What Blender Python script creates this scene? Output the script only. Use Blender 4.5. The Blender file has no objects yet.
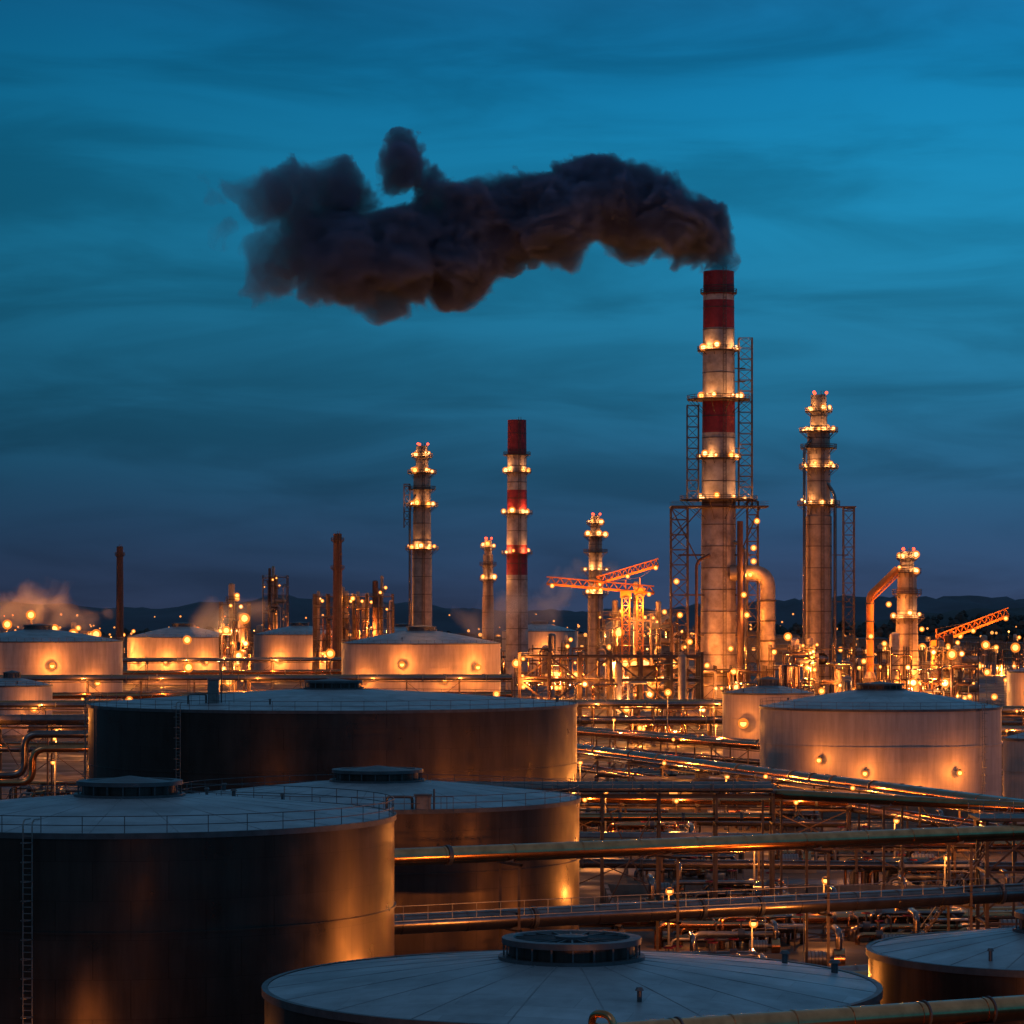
import bpy, math, random
from mathutils import Vector, Quaternion
random.seed(11)
def U(a,b): return random.uniform(a,b)
SC=bpy.context.scene
SC.view_settings.view_transform='Standard'
pi=math.pi
def lin(r,g,b):
    f=lambda c:(c/255/12.92) if c/255<=0.04045 else ((c/255+0.055)/1.055)**2.4
    return (f(r),f(g),f(b),1)

# ------------------------------------------------------------ materials
def newmat(name):
    m=bpy.data.materials.new(name); m.use_nodes=True
    nt=m.node_tree; nt.nodes.clear()
    o=nt.nodes.new('ShaderNodeOutputMaterial')
    return m,nt,o
def N(nt,t,**k):
    n=nt.nodes.new(t)
    for a,b in k.items(): setattr(n,a,b)
    return n
def surf(name,c,rough=.6,metal=0,scale=1.0,amt=.35,bump=.15,dirt=None,plates=False):
    m,nt,o=newmat(name)
    p=N(nt,'ShaderNodeBsdfPrincipled'); nt.links.new(p.outputs[0],o.inputs[0])
    tc=N(nt,'ShaderNodeTexCoord')
    n1=N(nt,'ShaderNodeTexNoise'); n1.inputs['Scale'].default_value=scale; n1.inputs['Detail'].default_value=7; n1.inputs['Roughness'].default_value=.65
    nt.links.new(tc.outputs['Object'],n1.inputs['Vector'])
    r=N(nt,'ShaderNodeValToRGB')
    d=dirt or tuple(x*(1-amt) for x in c)
    r.color_ramp.elements[0].position=.3; r.color_ramp.elements[0].color=(*d,1)
    r.color_ramp.elements[1].position=.65; r.color_ramp.elements[1].color=(*[min(1,x*(1+amt*.3)) for x in c],1)
    nt.links.new(n1.outputs[0],r.inputs[0]); col=r.outputs[0]
    if plates:
        br=N(nt,'ShaderNodeTexBrick'); br.inputs['Scale'].default_value=1; br.inputs['Brick Width'].default_value=5.5; br.inputs['Row Height'].default_value=1.9
        br.inputs['Mortar Size'].default_value=.03; br.inputs['Mortar Smooth'].default_value=.6
        br.inputs['Color1'].default_value=(1.08,1.08,1.08,1); br.inputs['Color2'].default_value=(.84,.84,.85,1); br.inputs['Mortar'].default_value=(.7,.7,.7,1)
        mp=N(nt,'ShaderNodeMapping'); mp.inputs['Rotation'].default_value=(0,0,.35); nt.links.new(tc.outputs['Object'],mp.inputs[0]); nt.links.new(mp.outputs[0],br.inputs['Vector'])
        mx=N(nt,'ShaderNodeMix',data_type='RGBA',blend_type='MULTIPLY'); mx.inputs[0].default_value=1
        nt.links.new(col,mx.inputs[6]); nt.links.new(br.outputs[0],mx.inputs[7]); col=mx.outputs[2]
    nt.links.new(col,p.inputs['Base Color'])
    p.inputs['Metallic'].default_value=metal
    mr=N(nt,'ShaderNodeMapRange'); mr.inputs[3].default_value=rough*1.25; mr.inputs[4].default_value=rough*.8
    nt.links.new(n1.outputs[0],mr.inputs[0]); nt.links.new(mr.outputs[0],p.inputs['Roughness'])
    if bump:
        b=N(nt,'ShaderNodeBump'); b.inputs['Strength'].default_value=bump; b.inputs['Distance'].default_value=.05
        nt.links.new(n1.outputs[0],b.inputs['Height']); nt.links.new(b.outputs[0],p.inputs['Normal'])
    return m
def shellmat(name,c,rough,metal,seam=.7,stain=.45,bump=.3):
    m,nt,o=newmat(name); L=nt.links.new
    p=N(nt,'ShaderNodeBsdfPrincipled'); L(p.outputs[0],o.inputs[0])
    tc=N(nt,'ShaderNodeTexCoord'); s=N(nt,'ShaderNodeSeparateXYZ'); L(tc.outputs['Object'],s.inputs[0])
    at=N(nt,'ShaderNodeMath',operation='ARCTAN2'); L(s.outputs[1],at.inputs[0]); L(s.outputs[0],at.inputs[1])
    u=N(nt,'ShaderNodeMath',operation='MULTIPLY'); L(at.outputs[0],u.inputs[0]); u.inputs[1].default_value=24/(2*pi)
    v=N(nt,'ShaderNodeMath',operation='MULTIPLY'); L(s.outputs[2],v.inputs[0]); v.inputs[1].default_value=1/2.45
    cb=N(nt,'ShaderNodeCombineXYZ'); L(u.outputs[0],cb.inputs[0]); L(v.outputs[0],cb.inputs[1])
    br=N(nt,'ShaderNodeTexBrick'); L(cb.outputs[0],br.inputs['Vector'])
    br.inputs['Scale'].default_value=1; br.inputs['Brick Width'].default_value=1; br.inputs['Row Height'].default_value=1
    br.inputs['Mortar Size'].default_value=.008; br.inputs['Mortar Smooth'].default_value=.5
    br.inputs['Color1'].default_value=(1,1,1,1); br.inputs['Color2'].default_value=(.88,.88,.88,1); br.inputs['Mortar'].default_value=(seam,seam,seam,1)
    m1=N(nt,'ShaderNodeMapping'); m1.inputs['Scale'].default_value=(3.5,.16,1); L(cb.outputs[0],m1.inputs[0])
    n1=N(nt,'ShaderNodeTexNoise'); n1.inputs['Scale'].default_value=1.3; n1.inputs['Detail'].default_value=8; n1.inputs['Roughness'].default_value=.7; L(m1.outputs[0],n1.inputs['Vector'])
    r=N(nt,'ShaderNodeMapRange'); r.inputs[1].default_value=.35; r.inputs[2].default_value=.62; r.inputs[3].default_value=1-stain; r.inputs[4].default_value=1.05; L(n1.outputs[0],r.inputs[0])
    n2=N(nt,'ShaderNodeTexNoise'); n2.inputs['Scale'].default_value=.35; n2.inputs['Detail'].default_value=5; L(tc.outputs['Object'],n2.inputs['Vector'])
    mx=N(nt,'ShaderNodeMix',data_type='RGBA',blend_type='MULTIPLY'); mx.inputs[0].default_value=1
    L(br.outputs[0],mx.inputs[6]); L(r.outputs[0],mx.inputs[7])
    mx2=N(nt,'ShaderNodeMix',data_type='RGBA',blend_type='MULTIPLY'); mx2.inputs[0].default_value=1
    L(mx.outputs[2],mx2.inputs[6]); mx2.inputs[7].default_value=(*c,1)
    L(mx2.outputs[2],p.inputs['Base Color'])
    p.inputs['Metallic'].default_value=metal
    rr=N(nt,'ShaderNodeMapRange'); rr.inputs[1].default_value=.3; rr.inputs[2].default_value=.7; rr.inputs[3].default_value=rough*.75; rr.inputs[4].default_value=rough*1.3; L(n2.outputs[0],rr.inputs[0]); L(rr.outputs[0],p.inputs['Roughness'])
    ad=N(nt,'ShaderNodeMath',operation='ADD'); L(br.outputs['Fac'],ad.inputs[0])
    mm=N(nt,'ShaderNodeMath',operation='MULTIPLY'); L(n2.outputs[0],mm.inputs[0]); mm.inputs[1].default_value=-3; L(mm.outputs[0],ad.inputs[1])
    b=N(nt,'ShaderNodeBump',invert=True); b.inputs['Strength'].default_value=bump; b.inputs['Distance'].default_value=.03; L(ad.outputs[0],b.inputs['Height']); L(b.outputs[0],p.inputs['Normal'])
    return m
def emis(name,c,s,transp=0):
    m,nt,o=newmat(name); e=N(nt,'ShaderNodeEmission'); e.inputs[0].default_value=(*c,1); e.inputs[1].default_value=s
    if transp:
        t=N(nt,'ShaderNodeBsdfTransparent'); mx=N(nt,'ShaderNodeMixShader'); mx.inputs[0].default_value=1-transp
        nt.links.new(t.outputs[0],mx.inputs[1]); nt.links.new(e.outputs[0],mx.inputs[2]); nt.links.new(mx.outputs[0],o.inputs[0])
    else: nt.links.new(e.outputs[0],o.inputs[0])
    try: m.cycles.emission_sampling='NONE'
    except Exception: pass
    return m
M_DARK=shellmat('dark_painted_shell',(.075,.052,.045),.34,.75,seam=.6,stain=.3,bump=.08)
M_CREAM=shellmat('cream_painted_shell',(.43,.33,.29),.5,0,seam=.8,stain=.3,bump=.2)
M_ROOF=surf('roof_plate',(.30,.345,.385),.42,.2,.3,.4,.2,plates=True)
M_SEAM=surf('roof_seam',(.2,.23,.26),.5,.15,.8,.3,.1)
M_TRIM=surf('trim_steel',(.09,.09,.10),.45,.5,1,.4,.1)
M_STEEL=surf('structural_steel',(.09,.055,.04),.5,.3,1,.4,.1)
M_GALV=surf('galvanised_steel',(.22,.21,.21),.38,.6,1.5,.4,.1)
M_LITPIPE=surf('lamplit_tint_pipe',(.62,.27,.12),.19,1.0,1.2,.35,.06)  # orange of the lamplight is tinted into the pipe's base colour
M_PIPE=surf('insulated_pipe',(.20,.165,.16),.22,.9,1.0,.4,.08)
M_RED=surf('red_stack_paint',(.27,.016,.022),.6,0,.5,.4,.1)
M_CRP=surf('cream_stack_concrete',(.44,.35,.31),.7,0,.25,.4,.2,dirt=(.20,.14,.12))
M_COL=surf('column_insulation',(.34,.25,.20),.5,.3,.4,.4,.2)
M_RUST=surf('rusty_brown_stack',(.10,.045,.035),.7,.1,.6,.4,.1)
M_CONC=surf('concrete',(.15,.13,.11),.8,0,.6,.4,.2)
M_YEL=surf('crane_paint',(.62,.20,.03),.5,.1,1,.3,.1)
M_TREE=surf('dark_foliage',(.035,.045,.045),.9,0,.3,.5,.3)
M_L1=emis('sodium_lamp',(1,.42,.09),8)
M_L2=emis('warm_white_lamp',(1,.58,.20),9)
M_HALO=emis('lamp_halo_shell',(1,.24,.025),1.3,.4)  # part-transparent glowing shell, painted halo around each lamp
M_LR=emis('red_beacon',(1,.06,.02),5)
M_LW=emis('distant_town_lamp',(1,.33,.07),1.7)

# ------------------------------------------------------------ mesh builder
class MB:
    def __init__(s): s.v=[];s.f=[];s.m=[];s.s=[];s.mats=[]
    def mi(s,m):
        if m not in s.mats: s.mats.append(m)
        return s.mats.index(m)
    def add(s,vs,fs,m,sm=False):
        o=len(s.v); s.v+=[tuple(v) for v in vs]; k=s.mi(m)
        for f in fs:
            s.f.append(tuple(i+o for i in f)); s.m.append(k); s.s.append(sm)
    def tube(s,a,b,r0,m,r1=None,n=10,caps=True,sm=True):
        a=Vector(a);b=Vector(b); d=b-a
        if d.length<1e-6: return
        r1=r0 if r1 is None else r1
        d.normalize(); up=Vector((0,0,1)) if abs(d.z)<.95 else Vector((1,0,0))
        x=d.cross(up).normalized(); y=d.cross(x)
        vs=[]
        ph=pi/4 if n==4 else 0
        for p,r in((a,r0),(b,r1)):
            for i in range(n):
                t=2*pi*i/n+ph; vs.append(p+x*(r*math.cos(t))+y*(r*math.sin(t)))
        s.add(vs,[(i,(i+1)%n,n+(i+1)%n,n+i) for i in range(n)],m,sm and n>4)
        if caps:
            s.add(vs,[tuple(range(n))[::-1],tuple(range(n,2*n))],m,False)
    def beam(s,a,b,w,m): s.tube(a,b,w*.5,m,n=4,caps=False)
    def box(s,c,d,m):
        x,y,z=c;a,b,e=d[0]/2,d[1]/2,d[2]/2
        vs=[(x+i*a,y+j*b,z+k*e) for k in(-1,1) for j in(-1,1) for i in(-1,1)]
        s.add(vs,[(0,2,3,1),(4,5,7,6),(0,1,5,4),(2,6,7,3),(0,4,6,2),(1,3,7,5)],m)
    def lathe(s,c,prof,m,n=48,share=False):
        cx,cy,cz=c
        def ring(r,z): return [(cx+r*math.cos(2*pi*i/n),cy+r*math.sin(2*pi*i/n),cz+z) for i in range(n)]
        if share:
            vs=[];fs=[]
            for r,z in prof: vs+=ring(r,z)
            for k in range(len(prof)-1):
                fs+=[(k*n+i,k*n+(i+1)%n,(k+1)*n+(i+1)%n,(k+1)*n+i) for i in range(n)]
            s.add(vs,fs,m,True)
        else:
            for k in range(len(prof)-1):
                s.lathe(c,prof[k:k+2],m,n,True)
    def ringrail(s,c,r,t,m,n=32,a0=0,a1=2*pi):
        pts=[(c[0]+r*math.cos(a0+(a1-a0)*i/n),c[1]+r*math.sin(a0+(a1-a0)*i/n),c[2]) for i in range(n+1)]
        for i in range(n): s.tube(pts[i],pts[i+1],t,m,n=4,caps=False)
    def path(s,pts,r,m,bend=2.,n=14,seg=7):
        P=[Vector(p) for p in pts]; Q=[P[0]]
        for i in range(1,len(P)-1):
            a=P[i]+(P[i-1]-P[i]).normalized()*min(bend,(P[i-1]-P[i]).length*.49)
            b=P[i]+(P[i+1]-P[i]).normalized()*min(bend,(P[i+1]-P[i]).length*.49)
            for k in range(seg+1):
                t=k/seg; Q.append(a*(1-t)**2+P[i]*2*t*(1-t)+b*t*t)
        Q.append(P[-1]); vs=[];fs=[]; x=None
        for i,q in enumerate(Q):
            d=((Q[i+1]-q) if i==0 else (q-Q[i-1]) if i==len(Q)-1 else (Q[i+1]-Q[i-1])).normalized()
            if x is None:
                up=Vector((0,0,1)) if abs(d.z)<.9 else Vector((1,0,0)); x=d.cross(up).normalized()
            else: x=(x-d*x.dot(d)).normalized()
            y=d.cross(x)
            vs+=[q+x*(r*math.cos(2*pi*k/n))+y*(r*math.sin(2*pi*k/n)) for k in range(n)]
        for i in range(len(Q)-1):
            fs+=[(i*n+k,i*n+(k+1)%n,(i+1)*n+(k+1)%n,(i+1)*n+k) for k in range(n)]
        s.add(vs,fs,m,True); s.add(vs,[tuple(range(n))[::-1],tuple(range(len(vs)-n,len(vs)))],m)
    def ball(s,c,r,m,n=8,k=6,sq=1,jit=0):
        vs=[];fs=[]
        for j in range(k+1):
            t=pi*j/k
            for i in range(n):
                q=r*(1+(U(-jit,jit) if jit else 0))
                vs.append((c[0]+q*math.sin(t)*math.cos(2*pi*i/n),c[1]+q*math.sin(t)*math.sin(2*pi*i/n),c[2]+q*sq*math.cos(t)))
        for j in range(k):
            fs+=[(j*n+i,(j+1)*n+i,(j+1)*n+(i+1)%n,j*n+(i+1)%n) for i in range(n)]
        s.add(vs,fs,m,jit==0)
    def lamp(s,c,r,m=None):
        """bare lamp inside an added glowing shell that imitates its halo"""
        s.ball(c,r,m or M_L1); s.ball(c,r*1.7,M_HALO,10,8)
    def obj(s,name,parent=None,loc=(0,0,0)):
        me=bpy.data.meshes.new(name); me.from_pydata(s.v,[],s.f)
        for m in s.mats: me.materials.append(m)
        me.polygons.foreach_set('material_index',s.m); me.polygons.foreach_set('use_smooth',s.s); me.update()
        o=bpy.data.objects.new(name,me); SC.collection.objects.link(o); o.location=loc
        if parent: o.parent=parent
        return o
def empty(name,loc=(0,0,0)):
    o=bpy.data.objects.new(name,None); SC.collection.objects.link(o); o.location=loc; o.empty_display_size=1; return o
ORANGE=(1,.30,.045); WARM=(1,.44,.13)
NL=[0]
def plight(parent,loc,power,col=ORANGE,r=.4,name='lamp_light'):
    l=bpy.data.lights.new(name,'POINT'); l.energy=power*1.6; l.color=col; l.shadow_soft_size=r
    o=bpy.data.objects.new(name,l); SC.collection.objects.link(o); o.location=loc; o.parent=parent; NL[0]+=1
    return o
def ladder(mb,x,y,z0,z1,nx,ny,m,w=.6,cage=True,t=.05):
    tx,ty=-ny,nx
    for sg in(-1,1):
        mb.tube((x+tx*w/2*sg,y+ty*w/2*sg,z0),(x+tx*w/2*sg,y+ty*w/2*sg,z1),t,m,n=5)
        mb.path([(x+tx*w/2*sg,y+ty*w/2*sg,z1),(x+tx*w/2*sg,y+ty*w/2*sg,z1+.9),(x+tx*w/2*sg-nx*1.2,y+ty*w/2*sg-ny*1.2,z1+.9)],t,m,bend=.5,n=5)
    z=z0
    while z<z1:
        mb.tube((x+tx*w/2,y+ty*w/2,z),(x-tx*w/2,y-ty*w/2,z),t*.7,m,n=4,caps=False); z+=.4
    if cage:
        z=z0+2.4
        while z<z1+.5:
            pts=[(x+tx*w/2*math.cos(a)*1.2+nx*.75*math.sin(a),y+ty*w/2*math.cos(a)*1.2+ny*.75*math.sin(a),z) for a in [pi*k/6 for k in range(7)]]
            for i in range(6): mb.tube(pts[i],pts[i+1],t*.6,m,n=4,caps=False)
            z+=1.2
# ------------------------------------------------------------ tanks
def tank(x,y,R,H,shell,rise=1.6,hub=3.5,lamps=(),rail=True,lad=(),detail=2,hubtype=0,roof=M_ROOF,seams=20,gauge=(),spin=0):
    e=empty('storage_tank',(x,y,0)); n=96 if detail>1 else 56
    s=MB(); s.lathe((0,0,0),[(R,0),(R,H)],shell,n)
    s.obj('shell',e)
    t=MB()
    t.lathe((0,0,0),[(R+.02,H-.3),(R+.14,H-.3),(R+.14,H+.06),(R-.15,H+.06)],M_TRIM,n)
    t.lathe((0,0,H*.62),[(R,0),(R+.12,.0),(R+.12,.14),(R,.14)],shell,n)
    t.lathe((0,0,0),[(R+.5,0),(R+.5,.35),(R,.35)],M_CONC,n)
    t.obj('rim_and_base',e)
    r=MB(); prof=[(R-.15,H+.02)]
    for k in range(1,7):
        q=k/6; prof.append(((R-.15)*(1-q)+.3*q,H+.02+rise*(1-(1-q)**1.25)))
    def rz(rad): q=1-(rad-.3)/(R-.45); q=max(0,min(1,q)); return H+.02+rise*(1-(1-q)**1.25)
    r.lathe((0,0,0),prof,roof,n,True)
    for i in range(seams):
        a=2*pi*i/seams; rr=[R-.2,(R)*.6,hub]
        for k in range(2):
            r.beam((rr[k]*math.cos(a),rr[k]*math.sin(a),rz(rr[k])-.01),(rr[k+1]*math.cos(a),rr[k+1]*math.sin(a),rz(rr[k+1])-.01),.09,M_SEAM)
    ro=r.obj('roof',e); ro.rotation_euler=(0,0,spin)
    h=MB(); hz=rz(hub)
    if detail>1:
        h.lathe((0,0,hz-.2),[(hub*1.05,0),(hub*1.05,.35),(hub*.92,.35)],M_TRIM,48)
        h.lathe((0,0,hz+.15),[(hub*.9,0),(hub*.9,.55)],M_DARK,48)
        h.lathe((0,0,hz+.75),[(hub*.8,.0),(hub,.0),(hub,.28),(hub*.84,.3),(hub*.8,.0)],M_TRIM,48)
        for i in range(20):
            a=2*pi*i/20
            h.beam((hub*.97*math.cos(a),hub*.97*math.sin(a),hz+.1),(hub*.97*math.cos(a),hub*.97*math.sin(a),hz+.78),.12,M_TRIM)
            if hubtype: h.beam((hub*.85*math.cos(a),hub*.85*math.sin(a),hz+.95),(.6*math.cos(a),.6*math.sin(a),hz+.95),.12,M_TRIM)
        h.lathe((0,0,hz+.2),[(hub*.9,.3),(.01,.55)],M_TRIM,48)
        if hubtype: h.lathe((0,0,hz+.6),[(.8,0),(.8,.5),(.01,.55)],M_TRIM,20)
        else: h.lathe((0,0,hz+.6),[(hub*.8,.1),(hub*.8,.35),(.01,.75)],M_TRIM,40)
    else:
        h.lathe((0,0,hz-.2),[(hub,0),(hub,1.3),(hub*1.12,1.35),(hub*1.12,1.6),(.01,2.1)],M_TRIM,28)
        for i in range(14):
            a=2*pi*i/14; h.beam((hub*1.05*math.cos(a),hub*1.05*math.sin(a),hz-.2),(hub*1.05*math.cos(a),hub*1.05*math.sin(a),hz+1.2),.22,M_TRIM)
    for i in range(3):
        a=U(0,2*pi); q=R*U(.7,.92); px,py=q*math.cos(a),q*math.sin(a); pz=rz(q); k=U(.15,.3)
        h.tube((px,py,pz-.1),(px,py,pz+.5),k*.6,M_TRIM); h.tube((px,py,pz+.5),(px,py,pz+.65),k*1.1,M_TRIM,r1=k*.7)
    for gx,gy,gh in gauge:
        q=math.hypot(gx,gy); pz=rz(min(q,R-.3))
        h.box((gx,gy,pz+gh*.5),(1.3,1.1,gh),M_GALV); h.box((gx,gy,pz+gh+.08),(1.5,1.3,.12),M_TRIM)
        h.tube((gx+.9,gy,pz-.1),(gx+.9,gy,pz+gh*1.5),.08,M_TRIM); h.path([(gx-.9,gy,pz-.2),(gx-.9,gy,pz+1),(gx-3,gy,pz+1),(gx-3,gy,pz-.2)],.12,M_PIPE,bend=.3,n=8)
        for k in range(6):
            h.beam((gx-2.5+k,gy-1.4,pz-.3),(gx-2.5+k,gy-1.4,pz+1.1),.06,M_TRIM)
        h.beam((gx-2.5,gy-1.4,pz+1.1),(gx+2.5,gy-1.4,pz+1.1),.07,M_TRIM)
    h.obj('vent_hub',e)
    if rail:
        g=MB(); t0=.035 if detail>1 else .06
        np=int(2*pi*R/2.6)
        for i in range(np):
            a=2*pi*i/np; g.tube(((R-.05)*math.cos(a),(R-.05)*math.sin(a),H),((R-.05)*math.cos(a),(R-.05)*math.sin(a),H+1.1),t0,M_TRIM,n=4,caps=False)
        for z in(.55,1.1): g.ringrail((0,0,H+z),R-.05,t0,M_TRIM,n)
        g.obj('guard_rail',e)
    if lad:
        g=MB()
        for lx in lad:
            a=-math.acos(lx/R); nx,ny=math.cos(a),math.sin(a)
            ladder(g,nx*(R+.55),ny*(R+.55),.3,H,nx,ny,M_GALV)
            z=2
            while z<H: g.beam((nx*R,ny*R,z),(nx*(R+.55),ny*(R+.55),z),.07,M_GALV); z+=3
        g.obj('ladder',e)
    if lamps:
        b=MB()
        for lx,z,pw in lamps:
            a=-math.acos(lx/R); nx,ny=math.cos(a),math.sin(a); q=1.1 if detail>1 else 1.8
            sz=.3 if detail>1 else .65
            b.path([(nx*R,ny*R,z+.3),(nx*(R+q),ny*(R+q),z+.5),(nx*(R+q),ny*(R+q),z+.2)],.06,M_TRIM,bend=.2,n=5)
            b.lathe((nx*(R+q),ny*(R+q),z+.2),[(sz*1.2,.0),(sz*.4,.35),(.01,.4)],M_TRIM,12)
            b.lamp((nx*(R+q),ny*(R+q),z-.05),sz)
            plight(e,(nx*(R+q*2.2+.5),ny*(R+q*2.2+.5),z-.1),pw,ORANGE,.3)
        b.obj('wall_lamps',e)
    return e

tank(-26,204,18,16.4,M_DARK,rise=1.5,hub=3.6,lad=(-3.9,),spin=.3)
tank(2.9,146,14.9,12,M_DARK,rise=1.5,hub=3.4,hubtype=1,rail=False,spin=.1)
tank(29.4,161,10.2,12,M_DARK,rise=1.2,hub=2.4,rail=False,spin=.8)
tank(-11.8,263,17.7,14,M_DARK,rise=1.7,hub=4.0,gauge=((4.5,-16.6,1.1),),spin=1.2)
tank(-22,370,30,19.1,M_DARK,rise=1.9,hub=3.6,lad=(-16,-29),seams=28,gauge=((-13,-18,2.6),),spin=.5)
tank(58.9,480,19.2,15.4,M_CREAM,rise=3,hub=3.9,lad=(14,),lamps=((-10.9,7.6,700),(-4.5,5.7,850),(9.6,5.7,900),(3.9,2.6,800)))
tank(53,620,9.5,14,M_CREAM,rise=1.6,hub=2,detail=1,lamps=((-5,8,1500),))
tank(76,430,5.6,12.4,M_CREAM,rise=1.2,hub=1.2)
tank(141,800,9,15,M_CREAM,rise=1.5,hub=2,detail=1,lamps=((-4,9,2500),))
tank(-125,750,10,12.5,M_CREAM,rise=2,hub=2,detail=1,lamps=((6,7,1500),))
tank(-150,950,26.5,21.8,M_CREAM,rise=4,hub=4.2,detail=1,lamps=((8,14.4,4500),(-14,12,2500),(20,9,2500)))
tank(-143,1300,23.5,20.5,M_CREAM,rise=5,hub=4,detail=1,lamps=((-4,10,6500),(12,10,5500),(-17,10,5500)))
tank(-99,1400,21.5,21,M_CREAM,rise=4.5,hub=4,detail=1,lamps=((10,10,7500),(-8,9,6500)))
tank(-30.3,1000,26.5,20.7,M_CREAM,rise=4.5,hub=4.5,detail=1,lamps=((-5,14,4000),(18,13,4000),(8,9,2000),(-18,9,3000)))
tank(14,1500,19,22,M_CREAM,rise=4,hub=4,detail=1,lamps=((3,12,7000),))
tank(-60,1650,22,20,M_CREAM,rise=4,hub=4,detail=1,lamps=((0,12,7000),))

# ------------------------------------------------------------ vertical structures
def plat(mb,c,ri,ro,m=M_STEEL,t=.1,n=20,h=1.2,brk=True):
    mb.lathe(c,[(ri,-.15),(ro,-.15),(ro,.15),(ri,.15)],m,n)
    for z in(h*.5,h): mb.ringrail((c[0],c[1],c[2]+z),ro,t,m,n)
    for i in range(n):
        a=2*pi*i/n; x,y=c[0]+ro*math.cos(a),c[1]+ro*math.sin(a)
        mb.beam((x,y,c[2]),(x,y,c[2]+h),t*1.6,m)
        if brk and i%2==0: mb.beam((x,y,c[2]-.1),(c[0]+ri*math.cos(a),c[1]+ri*math.sin(a),c[2]-(ro-ri)*.9),t*2,m)
def lattice(mb,x,y,z0,z1,w,step=3.,m=M_STEEL,t=.22,d=None):
    d=d or w; hw,hd=w/2,d/2
    C=[(x-hw,y-hd),(x+hw,y-hd),(x+hw,y+hd),(x-hw,y+hd)]
    for c in C: mb.beam((*c,z0),(*c,z1),t*1.5,m)
    z=z0;k=0
    while z<z1-.5:
        zz=min(z+step,z1)
        for i in range(4):
            a,b=C[i],C[(i+1)%4]
            mb.beam((*a,zz),(*b,zz),t,m)
            if k%2: a,b=b,a
            mb.beam((*a,z),(*b,zz),t*.8,m)
        z=zz;k+=1
def truss(mb,a,b,w,m,n=10,t=.2):
    a=Vector(a);b=Vector(b);d=(b-a)
    up=Vector((0,0,w)); sd=d.normalized().cross(Vector((0,0,1))).normalized()*w*.5
    for o in(sd,-sd,up): mb.beam(a+o,b+o,t*1.5,m)
    for i in range(n):
        p=a+d*(i/n); q=a+d*((i+1)/n); h=a+d*((i+.5)/n)
        for o in(sd,-sd):
            mb.beam(p+o,h+up,t,m); mb.beam(h+up,q+o,t,m)
        mb.beam(p+sd,p-sd,t,m); mb.beam(p+sd,q-sd,t,m)
def ringlamps(mb,e,c,rin,rout,n,sz,pw=0,col=WARM):
    """work lights: bulkhead lamps on the shaft wall just above the deck, irregularly spaced"""
    a=U(0,6)
    for i in range(n):
        a+=2*pi/n*U(.6,1.4); r=rin+.35+U(0,.5)*(rout-rin); zz=c[2]+U(.4,1.6)
        p=(c[0]+r*math.cos(a),c[1]+r*math.sin(a),zz)
        mb.lamp(p,sz*U(.45,1.1),M_L2 if random.random()<.7 else M_L1)
        mb.beam((c[0]+rin*.95*math.cos(a),c[1]+rin*.95*math.sin(a),zz),p,.14,M_STEEL)
    for k in range(2):
        b=-pi/2+(-.75 if k==0 else .75)+U(-.3,.3); r=max(rout*.85,rin+1.6)
        plight(e,(c[0]+r*math.cos(b),c[1]+r*math.sin(b),c[2]+.9),pw*.75,col,.4)
def stack(name,x,y,segs,plats,lampsz=.5,beacons=True,n=40,pw=500):
    e=empty(name,(x,y,0)); b=MB()
    for z0,r0,z1,r1,m in segs: b.lathe((0,0,0),[(r0,z0),(r1,z1)],m,n)
    for (z0,r0,z1,r1,m),(z2,r2,_,_,m2) in zip(segs,segs[1:]):
        if abs(r2-r1)>.05: b.lathe((0,0,z1),[(r1,0),(r2,.35)],m,n)
    zt,rt=segs[-1][2],segs[-1][3]
    b.lathe((0,0,zt),[(rt,0),(rt*.86,0),(rt*.86,-3),(.01,-3)],M_STEEL,n)
    b.obj('shaft',e)
    def rad(z):
        for z0,r0,z1,r1,m in segs:
            if z0<=z<=z1: return r0+(r1-r0)*(z-z0)/(z1-z0)
        return rt
    k=MB(); z=segs[0][0]+5
    while z<zt-2:
        k.lathe((0,0,z),[(rad(z)-.05,0),(rad(z)+.1,0),(rad(z)+.1,.22),(rad(z)-.05,.22)],M_STEEL,n); z+=6.5
    k.obj('stiffening_bands',e)
    p=MB(); l=MB()
    for (z,ex,nl) in plats:
        plat(p,(0,0,z),rad(z),rad(z)+ex)
        if nl: ringlamps(l,e,(0,0,z),rad(z),rad(z)+ex,nl,lampsz,pw)
    ladder(p,rad(zt)*.3,-rad(0)-.5,segs[0][0]+1,zt,0,-1,M_STEEL,w=.9,t=.1)
    p.obj('platforms',e)
    if beacons:
        for a in(0,2,4): l.ball((rt*math.cos(a),rt*math.sin(a),zt+.7),.45,M_LR)
    if l.v: l.obj('lamps',e)
    return e,rad

e,rad=stack('smokestack',62,900,[(0,5.6,84.6,4.95,M_CRP),(84.6,4.95,94,4.88,M_RED),(94,4.88,116,4.72,M_CRP),(116,4.72,124.3,4.66,M_RED),(124.3,4.66,126,4.64,M_CRP),(126,4.64,133,4.6,M_RED)],
    [(126.5,.8,0),(109.3,1.6,4),(94.6,4.6,7),(77,1.8,8),(64.5,6.5,8)],lampsz=.62,beacons=False,pw=1500)
s=MB()
lattice(s,8.0,0,62,113,4,3.2,t=.26)
lattice(s,-7.8,-.5,64,93,3.4,3.2,t=.26)
lattice(s,-12,-3,0,62,5,4.5,t=.4)
lattice(s,10,-2,0,64,3.2,4,t=.34)
s.box((0,0,62.4),(29,12,.5),M_STEEL); s.box((-1,0,13),(34,16,.8),M_STEEL)
for yy in(-6,6):
    for z in(63.3,63.9): s.beam((-14.5,yy,z),(14.5,yy,z),.12,M_STEEL)
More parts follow.
